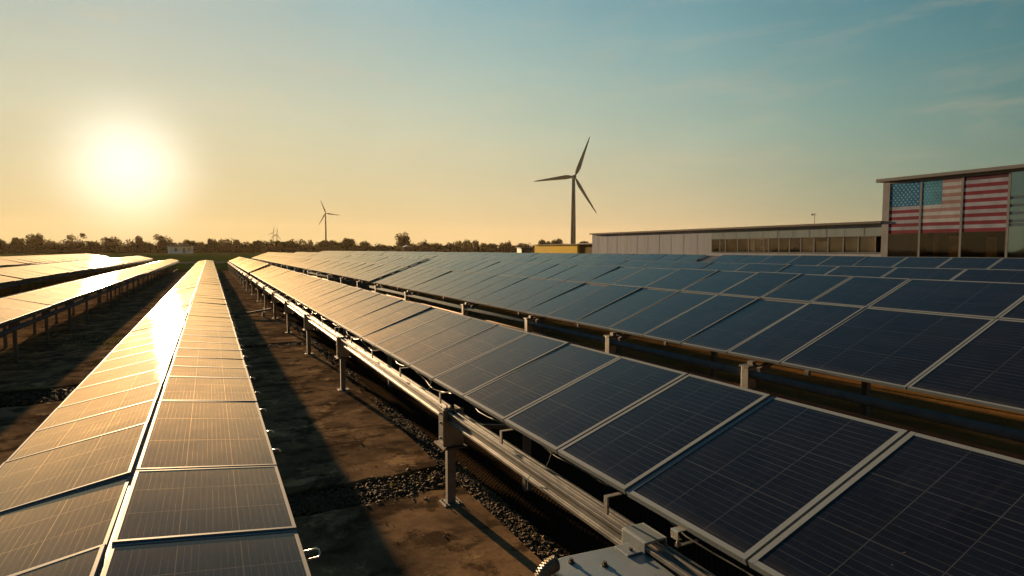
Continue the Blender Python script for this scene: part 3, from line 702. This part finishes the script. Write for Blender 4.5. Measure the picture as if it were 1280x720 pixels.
for x, y in ((-.34, -.10), (-.10, -.04), (-.50, .02)):
    b = MB(); b.tube([(x, y, .112), (x, y, .120)], .022, 12); b.tube([(x, y, .120), (x, y, .138)], .013, 6); b.obj('bolt', M_dark, mo)
cpts = []
for i in range(120):      # corrugated conduit looping out of the housing
    t = i/119; a = pi*(.02+1.2*t)
    cpts.append((-.62-.12*sin(a), -.02-.03*t, +.065+.095*cos(a)))
rs = [.036 if i % 4 < 2 else .047 for i in range(120)]
mb = MB(); mb.tube(cpts, rs, 16); mb.obj('corrugated_conduit', simple('black_conduit', (.14, .115, .08), .35, .3, .2, 8), mo, smooth=False)
# clamp hanging below the panels in the foreground
cl = thing('panel_clamp', (2.47, 2.68, 1.27), 'small bright bent metal clamp below the foreground panel edge', 'clamp')
mb = MB(); mb.box(-.035, .03, -.03, .03, .05, .056); mb.box(-.035, -.029, -.03, .03, .0, .05); mb.box(-.029, .0, -.03, .03, .0, .006); mb.obj('clip_plate', M_alu_bright, cl, bevel=.001)
mb = MB(); mb.tube([(-.005, 0, .012), (-.005, 0, -.05)], .009, 8); mb.tube([(-.005, 0, -.03), (-.005, 0, -.045)], .018, 6); mb.box(-.02, .15, -.012, .012, -.05, -.044); mb.obj('bolt', M_galv, cl)

# ------------------------------------------------------------------ buildings
BX = 60.0
# long low shed
sh = thing('industrial_shed', (BX, 62, 0), 'long low shed clad in pale ribbed metal with a ribbon of windows', 'building')
def rel(mb_obj, root): mb_obj.location = -root.location; return mb_obj
def part(mb, name, mats, root, bevel=0):
    o = mb.obj(name, mats, root, bevel=bevel); o.location = (-root.location.x, -root.location.y, -root.location.z); return o
WY = [59.85, 58.40, 57.44, 55.45, 53.71, 52.85, 51.37, 50.67, 49.23, 47.77, 46.30, 44.63, 42.94, 41.18, 39.54, 37.75]
mb = MB()
mb.box(BX, BX+.2, 59.95, 88.0, 0, 5.62); mb.box(BX, BX+.2, 37.05, 59.95, 0, 2.62)
mb.box(BX+.2, BX+24, 87.8, 88.0, 0, 5.62); mb.box(BX+23.8, BX+24, 37.05, 87.8, 0, 5.62)
part(mb, 'wall', M_clad, sh)
mb = MB(); mb.box(BX, BX+.2, 37.05, 59.95, 4.42, 5.62); part(mb, 'upper_cladding', M_clad_blue, sh)
mb = MB(); mb.box(BX-.35, BX+24.3, 37.05, 88.4, 5.62, 5.85); part(mb, 'roof', M_roofedge, sh)
y = 62.6
while y < 88: mb = MB(); mb.box(BX-.008, BX-.001, y-.03, y+.03, 0, 5.6); y += 2.6; part(mb, 'seam_batten', M_clad, sh)
y = 39.0
while y < 60: mb = MB(); mb.box(BX-.008, BX-.001, y-.03, y+.03, 4.44, 5.6); y += 2.1; part(mb, 'seam_batten', M_clad_blue, sh)
mb = MB(); mb.box(BX-.06, BX+.1, 37.05, 60.0, 2.62, 2.72); mb.box(BX-.06, BX+.1, 37.05, 60.0, 4.34, 4.42); part(mb, 'window_rail', M_mullion, sh)
for i in range(len(WY)-1):
    ya, yb = WY[i+1], WY[i]
    w = MB(); w.box(BX-.008, BX+.1, yb-.07, yb+.07, 2.72, 4.34); fo = part(w, 'window', M_mullion, sh)
    g = MB(); g.box(BX+.05, BX+.06, ya+.07, yb-.07, 2.72, 4.34); go = g.obj('pane', M_win, fo)
    if i >= 10:
        q = MB(); q.box(BX+.25, BX+.27, ya+.1, yb-.1, 2.72, 4.30 if i != 11 else 3.9); q.obj('roller_blind', M_blind, fo)
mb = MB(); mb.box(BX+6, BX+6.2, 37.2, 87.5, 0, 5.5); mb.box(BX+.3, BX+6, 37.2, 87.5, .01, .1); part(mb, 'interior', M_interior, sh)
mb = MB()
for y in (58.5, 54, 50.2, 47): mb.box(BX+2.5, BX+3.0, y, y+.9, 0, random.uniform(3.3, 4.1))
part(mb, 'stored_goods', M_amber, sh)
mast = MB(); mast.tube([(BX+1.0, 45.4, 5.85), (BX+1.0, 45.4, 7.1)], .03, 6); mast.tube([(BX+1.0, 45.1, 6.9), (BX+1.0, 45.7, 6.9)], .02, 6); mast.box(BX+.9, BX+1.1, 45.62, 45.75, 6.85, 7.05)
mast.box(BX+.8, BX+1.2, 45.2, 45.6, 5.85, 5.88)
mo_ = mast.obj('roof_mast', M_dark); tag(mo_, 'thin instrument mast on the flat roof of the long shed', 'antenna')

# tall hall with the flag windows
ha = thing('glazed_hall', (BX, 25, 0), 'tall flat roofed hall whose big windows carry a stars and stripes flag', 'building')
HF = BX-.25
mb = MB(); mb.box(HF+.012, HF+.3, 36.35, 37.02, 0, 9.62); part(mb, 'corner_column', M_column, ha)
mb = MB(); mb.box(HF+.3, HF+25, 36.8, 37.02, 0, 9.62); mb.box(HF+24.8, HF+25, 12, 36.8, 0, 9.62); mb.box(HF+.0, HF+25, 11.8, 12, 0, 9.62); part(mb, 'wall', M_clad, ha)
mb = MB(); mb.box(HF+.02, HF+.25, 12, 36.35, 0, 2.0); part(mb, 'plinth', M_column, ha)
mb = MB(); mb.box(HF-.30, HF+25.3, 11.5, 37.6, 9.66, 9.98); part(mb, 'roof', M_roofedge2, ha, .03)
mb = MB(); mb.box(HF+.01, HF+.2, 12, 36.35, 9.42, 9.655); part(mb, 'roof_beam', M_roofedge2, ha)
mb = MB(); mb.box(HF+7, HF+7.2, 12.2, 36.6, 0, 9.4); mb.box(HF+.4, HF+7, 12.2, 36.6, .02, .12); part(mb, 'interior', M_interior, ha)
mb = MB(); mb.box(HF+.8, HF+.9, 30.5, 31.3, 0, 4.25); mb.box(HF+1.0, HF+1.1, 27.6, 28.4, 0, 4.1); mb.box(HF+3, HF+3.1, 26.8, 27.2, 0, 4.4); mb.box(HF+2.6, HF+2.8, 33.2, 33.6, 0, 4.5)
part(mb, 'stored_goods', M_amber, ha)
MY = [36.35, 33.45, 29.98, 26.47, 22.9, 19.4, 15.8, 12.2]
FT, FB, NS = 9.38, 4.55, 15; SH = (FT-FB)/NS
def stars(mb, ya, yb, z0, z1, nx, nz, r, x, mi):
    for j in range(nz):
        for i in range(nx):
            cy = yb - (yb-ya)*(i+.5+(.25 if j % 2 else -.25))/nx; cz = z1-(z1-z0)*(j+.5)/nz
            b = len(mb.v); mb.v.append((x, cy, cz))
            for k in range(10):
                rr = r if k % 2 == 0 else r*.42; t = pi/2+k*pi/5
                mb.v.append((x, cy+rr*cos(t), cz+rr*sin(t)))
            for k in range(10): mb.face((b, b+1+k, b+1+(k+1) % 10), mi)
for i in range(len(MY)-1):
    yb, ya = MY[i], MY[i+1]
    w = MB(); w.box(HF+.022, HF+.16, ya-.09, ya+.09, 2.0, 9.42)
    w.box(HF, HF+.1, ya+.09, yb-.0, 2.0, 2.1)
    fo = part(w, 'window', M_mullion, ha)
    y0, y1 = ya+.09, yb-.09 if i else yb
    g = MB(); g.box(HF+.06, HF+.075, y0, y1, 2.1, 9.42); g.obj('pane', M_win if i < 3 else M_winteal, fo)
    if i < 3:
        red, wht, blu, st = ((M_fred, M_fwhite, M_fblue, M_fstar), (M_fred, M_fwhite, M_fblue2, M_fstar2), (M_fred, M_fwhite, M_fblue, M_fstar))[i]
        f = MB(); mats = [red, wht, blu, st, M_fpink, M_fpale, M_fdark]
        cy = y1 if i == 2 else (y0 if i == 0 else y0+(y1-y0)*.47)   # canton reaches from the far jamb to here
        for k in range(NS):
            zt = FT-k*SH; zb = zt-SH; mi = k % 2
            if i == 1 and k < 12: mi = 4 if k % 2 == 0 else 5
            if i == 2 and k == 0: mi = 6
            if k < 7 and i < 2:
                if i == 1: f.box(HF+.040, HF+.055, y0, cy, zb, zt, mi)
            else: f.box(HF+.040, HF+.055, y0, y1, zb, zt, mi)
        if i < 2:
            f.box(HF+.040, HF+.055, cy, y1, FT-7*SH, FT, 2)
            stars(f, cy+.1, y1-.1, FT-7*SH+.05, FT-.05, 7 if i == 0 else 5, 9 if i == 0 else 8, .125, HF+.036, 3)
        f.obj('flag_film', mats, fo)
    if i == 3:
        f = MB()
        for k in (6, 8, 10, 12, 13): f.box(HF+.040, HF+.055, y0, y1, FT-k*SH-SH*.8, FT-k*SH, 0)
        f.obj('flag_film', M_fghost, fo)
    if i == 0:
        q = MB(); q.box(HF+.2, HF+.22, y0, y1, 2.1, FB); q.obj('roller_blind', M_column, fo)

# yellow store and its neighbour
ye_ = thing('storage_building', (78, 129, 0), 'low building with a bright yellow wall under the large wind turbine', 'building')
mb = MB(); mb.box(78, 86, 120.6, 141.6, 0, 4.2); part(mb, 'wall', M_yellow, ye_)
mb = MB(); mb.box(77.7, 86.3, 120.4, 141.9, 4.2, 4.34); part(mb, 'roof', M_roofedge2, ye_)
ol = thing('storage_building', (78, 116, 0), 'olive brown annex joined to the yellow building beside the long shed', 'building')
mb = MB(); mb.box(78.3, 86, 104, 120.3, 0, 4.2); part(mb, 'wall', M_olive, ol)
mb = MB(); mb.box(77.9, 86.3, 103.7, 120.35, 4.25, 4.5); part(mb, 'roof', M_roofw, ol)
kx = world_at(655, 311, 200)
ks = thing('kiosk', (kx.x, kx.y, 0), 'small dark open shelter left of the yellow building', 'shelter')
mb = MB(); mb.box(-2.2, 2.2, -2, 2, 3.6, 3.8); mb.obj('roof', M_roofw, ks)
mb = MB(); mb.box(-1.8, 1.8, -1.6, 1.6, 0, 3.59); mb.obj('wall', M_dark, ks)

def oriented(px, depth):
    p = world_at(px, 316, depth); return (p.x, p.y, 0.0)
# white house on the field
hs = thing('house', oriented(226.5, 455), 'small white flat roofed house with a porch standing before the tree line', 'house')
hs.rotation_euler = (0, 0, R(8))
HW = 8.0
mb = MB(); mb.box(-HW, HW, 2.5, 9, 0, 5.3); mb.box(-HW, -HW+.7, 0, 2.5, 0, 5.3); mb.box(HW-.7, HW, 0, 2.5, 0, 5.3); mb.box(-HW+.7, HW-.7, .1, 2.5, 0, .5); mb.obj('wall', M_white, hs)
mb = MB(); mb.box(-HW-.5, HW+.5, -.5, 9.4, 5.3, 5.9); mb.box(-HW+1, HW-3, 2, 8, 5.9, 7.0); mb.obj('roof', M_roofw, hs)
for x0, x1, z0 in ((-4.0, -1.6, 1.6), (4.6, 6.4, 1.6)):
    w = MB(); w.box(x0, x1, 2.40, 2.49, z0, 3.9); wo = w.obj('window', M_dark, hs); g = MB(); g.box(x0+.15, x1-.15, 2.36, 2.395, z0+.15, 3.75); g.obj('pane', M_win, wo)
w = MB(); w.box(1.4, 3.0, 2.40, 2.49, .5, 3.9); w.obj('door', M_galv_dull, hs)
for x in (-2.2, 3.6): w = MB(); w.box(x-.2, x+.2, 0, .4, .5, 5.29); w.obj('column', M_white, hs)
# blue greenhouse-like shed
gs = thing('low_shed', oriented(477, 330), 'long low blue sheet shed on the field just above the far panels', 'shed'); gs.rotation_euler = (0, 0, R(-15))
mb = MB(); mb.box(-7.6, 7.6, 0, 5, 0, 1.9); mb.obj('wall', M_bluesheet, gs)
mb = MB(); mb.prism([(-7.9, 1.91), (7.9, 1.91), (7.9, 2.3), (-7.9, 2.3)], -.3, 5.3); mb.obj('roof', M_bluesheet, gs)
ws = thing('white_shed', oriented(509.5, 480), 'tiny pale shed under the tall rounded tree', 'shed')
mb = MB(); mb.box(-2.8, 2.8, 0, 5, 0, 5.2); mb.obj('wall', M_asphalt, ws)
mb = MB(); mb.prism([(-3.1, 5.21), (3.1, 5.21), (0, 6.4)], -.4, 5.4); mb.obj('roof', M_bluesheet, ws)

# ------------------------------------------------------------------ wind turbines
def turbine(px, py, depth, blade_px, angs, label, base_h=1.0, yaw_off=28, red=None):
    hub = world_at(px, py, depth); Lb = blade_px*depth/FPX
    root = thing('wind_turbine', (hub.x, hub.y, 0), label, 'wind turbine', 'wind turbines')
    k = Lb/42.0; H = hub.z
    view = atan2(hub.x, hub.y)
    th = -view + R(yaw_off)
    mb = MB(); mb.tube([(0, 2.6*k, 0), (0, 2.6*k, H*.35), (0, 2.6*k, H*.7), (0, 2.6*k, H-1.2*k)], [2.7*k, 2.45*k, 2.05*k, 1.6*k], 20); t = mb.obj('tower', M_tower, root, smooth=True)
    mb = MB()
    mb.tube([(0, 0.4*k, H), (0, 1.2*k, H+.1*k), (0, 6.5*k, H+.25*k), (0, 8.2*k, H+.3*k)], [1.3*k, 1.9*k, 1.9*k, 1.1*k], 12); mb.obj('nacelle', M_tower, root, smooth=True)
    rot = bpy.data.objects.new('rotor', None); COL.objects.link(rot); rot.parent = root; rot.location = (0, -.9*k, H)
    mb = MB(); mb.tube([(0, 1.3*k, 0), (0, .2*k, 0), (0, -.9*k, 0), (0, -1.7*k, 0)], [1.7*k, 1.75*k, 1.3*k, .3*k], 14); mb.obj('hub', M_tower, rot, smooth=True)
    for j, a in enumerate(angs):
        a = R(a); b = MB(); sec = []
        d = Vector((cos(a), 0, sin(a))); c = Vector((-sin(a), 0, cos(a)))
        st = [(.02, .9, .9), (.06, 1.0, .85), (.13, 1.9, .6), (.22, 2.35, .42), (.4, 1.9, .28), (.65, 1.25, .17), (.85, .8, .09), (.97, .4, .04), (1.0, .08, .02)]
        base = 0
        for (f, ch, thk) in st:
            tw = R(22*(1-f)**1.5+4)
            for q in range(10):
                t_ = 2*pi*q/10; u = cos(t_)*ch*k*.9 - ch*k*.25*min(1, f*6); v = sin(t_)*thk*k*.9
                P = d*(f*Lb) + c*(u*cos(tw)) + Vector((0, 1, 0))*(u*sin(tw)+v) + Vector((0, -.02*Lb*f*f, 0))
                b.v.append(tuple(P))
        for i in range(len(st)-1):
            for q in range(10):
                mi = 1 if (red == j and 2 <= i <= 4) else 0
                b.face((i*10+q, i*10+(q+1) % 10, (i+1)*10+(q+1) % 10, (i+1)*10+q), mi)
        b.face([q for q in range(9, -1, -1)]); b.face([len(st)*10-10+q for q in range(10)])
        b.obj('blade', [M_tower, M_red], rot, smooth=True)
    root.rotation_euler = (0, 0, th)
turbine(718, 221, 560, 54, (69, 188, -57), 'largest wind turbine, standing above the yellow building', yaw_off=20)
turbine(407, 266.5, 950, 17.5, (111, -7, 240), 'mid sized wind turbine beyond the trees left of centre, one blade reddish', red=2, yaw_off=10)
turbine(341.5, 291, 1150, 8.5, (200, 80, -40), 'left one of the two tiny turbines over the trees', yaw_off=30)
turbine(346.2, 293, 1190, 9.5, (88, -57, 212), 'right one of the two tiny turbines, its blade reaching higher', yaw_off=10)

# ------------------------------------------------------------------ trees
def crown(mb, c, rx, rz, nl, leaf, solid=True):
    c = Vector(c)
    lobes = [(c + Vector((random.uniform(-.6, .6)*rx, random.uniform(-.4, .4)*rx, random.uniform(-.45, .55)*rz)), random.uniform(.35, .62)) for _ in range(7)]
    for _ in range(nl):
        lc, lr = random.choice(lobes)
        d = Vector((random.gauss(0, 1), random.gauss(0, 1), random.gauss(0, 1))).normalized()*(random.random()**.45)
        p = lc + Vector((d.x*rx*lr, d.y*rx*lr, d.z*rz*lr*1.1)); s = leaf*random.uniform(.5, 1.3)
        a = Vector((random.gauss(0, 1), random.gauss(0, 1), random.gauss(0, 1))).normalized(); e = a.orthogonal().normalized(); g = a.cross(e)
        b = len(mb.v)
        for q in (-e*s, g*s*.7, e*s, -g*s*.7): mb.v.append(tuple(p+q))
        mb.face((b, b+1, b+2, b+3))
def tree(x, y, h, w, label, dry=False, paired=False, sparse=1.0):
    root = thing('tree', (x, y, 0), label, 'tree', 'trees standing out of the far tree line')
    mb = MB(); mb.tube([(0, 0, 0), (.2, 0, h*.3), (0, .1, h*.6), (.1, 0, h*.85)], [h*.03, h*.024, h*.015, h*.006], 7)
    for _ in range(5):
        a = random.uniform(0, 6.28); z = h*random.uniform(.35, .6)
        mb.tube([(0, 0, z), (cos(a)*w*.3, sin(a)*w*.3, z+h*.22)], [h*.012, h*.005], 5)
    mb.obj('trunk', M_bark, root)
    mb = MB()
    if paired:
        crown(mb, (-w*.55, 0, h*.78), w*.42, h*.20, int(500*sparse), .5); crown(mb, (w*.5, 0, h*.80), w*.45, h*.20, int(500*sparse), .5)
    else:
        crown(mb, (0, 0, h*.58), w*1.1, h*.46, int(1900*sparse), .6); crown(mb, (0, 0, h*.36), w*1.2, h*.30, int(500*sparse), .6)
    mb.obj('crown', M_leaf_sungold if dry else M_leaf, root)
def tree_px(px, top, half_px, depth, label, **kw):
    p = world_at(px, 316, depth); q = world_at(px, top, depth)
    tree(p.x, p.y, q.z, half_px*depth/FPX, label, **kw)
TR = [(22, 297.5, 7, 500, 'dark rounded tree at the left edge of the tree line'),
      (45, 292.5, 11, 500, 'broad dark tree with a domed crown near the left edge of the tree line'),
      (98, 291.0, 12, 505, 'open tree with twin tufted crowns under the sun'),
      (140, 297.5, 10, 510, 'low broad tree right below the setting sun'),
      (178, 295.5, 7, 500, 'golden brown tree between the sun and the white house'),
      (205, 293.0, 10, 500, 'tall airy golden tree just left of the white house'),
      (240, 298.5, 9, 520, 'bushy tree directly behind the white house'),
      (264, 298, 5, 505, 'narrow pointed tree just right of the white house'),
      (320, 299.5, 5, 500, 'small round topped tree left of the tiny turbines'),
      (350, 300, 9, 520, 'rounded tree below the tiny turbines'),
      (410, 300, 11, 520, 'broad tree at the foot of the mid sized turbine'),
      (434, 298.5, 9, 515, 'tall domed tree right of the mid sized turbine'),
      (504, 292.5, 9, 520, 'tallest rounded tree, dark, left of the picture centre above a pale shed'),
      (697, 298, 8, 560, 'bushy tree left of the large turbine tower'),
      (680, 299.5, 7, 560, 'spreading tree above the yellow building'),
      (730, 302, 7, 570, 'low tree between the large turbine and the long shed')]
for px, top, hp, dep, lab in TR:
    tree_px(px, top, hp, dep, lab, dry=(90 < px < 215), paired=(px == 98), sparse=.55 if px in (98, 205) else 1.0)  # trees near the sun get its glow as leaf colour
# the continuous wood behind them
mb = MB(); x = -230.0
while x < 470:
    y = 575 + random.uniform(-14, 14) + (x*.04); h = random.uniform(8.5, 12.0) + 1.5*sin(x*.031) + 1.0*sin(x*.11); w = random.uniform(4, 7.5)
    crown(mb, (x, y, h*.52), w*1.15, h*.52, 420, .75)
    crown(mb, (x+random.uniform(-3, 3), y-6, 2.3), w*1.4, 3.2, 160, .8)
    x += random.uniform(3.6, 6.0)
tag(mb.obj('woodland', M_leaf), 'continuous dark belt of trees along the horizon', 'woodland', kind='stuff')
mb = MB(); x = -260.0     # lumpy blobs added inside the wood to block the sky behind
while x < 500:
    s = random.uniform(3.5, 6)
    b = len(mb.v); c = Vector((x, 582+random.uniform(-4, 4), s*.62))
    for i in range(5):
        for k in range(9):
            t = 2*pi*k/9; ph = -pi/2+pi*(i+.5)/5
            mb.v.append((c.x+s*1.1*cos(ph)*cos(t)*random.uniform(.8, 1.2), c.y+s*.7*cos(ph)*sin(t), max(0, c.z+s*.62*sin(ph)*random.uniform(.85, 1.15))))
    for i in range(4):
        for k in range(9): mb.face((b+i*9+k, b+i*9+(k+1) % 9, b+(i+1)*9+(k+1) % 9, b+(i+1)*9+k))
    mb.face([b+36+k for k in range(9)])
    x += 4.0
tag(mb.obj('sky_blocker', M_leaf), 'dark blobs added inside the far belt of trees to block the sky', 'sky_blocker', kind='stuff')

# ------------------------------------------------------------------ haze
HAZE = True
if HAZE:
    m = bpy.data.materials.new('haze_air'); m.use_nodes = True; t = NT(m.node_tree)
    v = t.add('ShaderNodeVolumePrincipled', {'Color': (1.0, .78, .50, 1), 'Density': .000024, 'Anisotropy': .3})
    t.add('ShaderNodeOutputMaterial', {'Volume': v.outputs[0]})
    mb = MB(); mb.box(-3050, 3050, -450, 3050, -1.0, 118.0)
    tag(mb.obj('haze', m), kind='stuff')
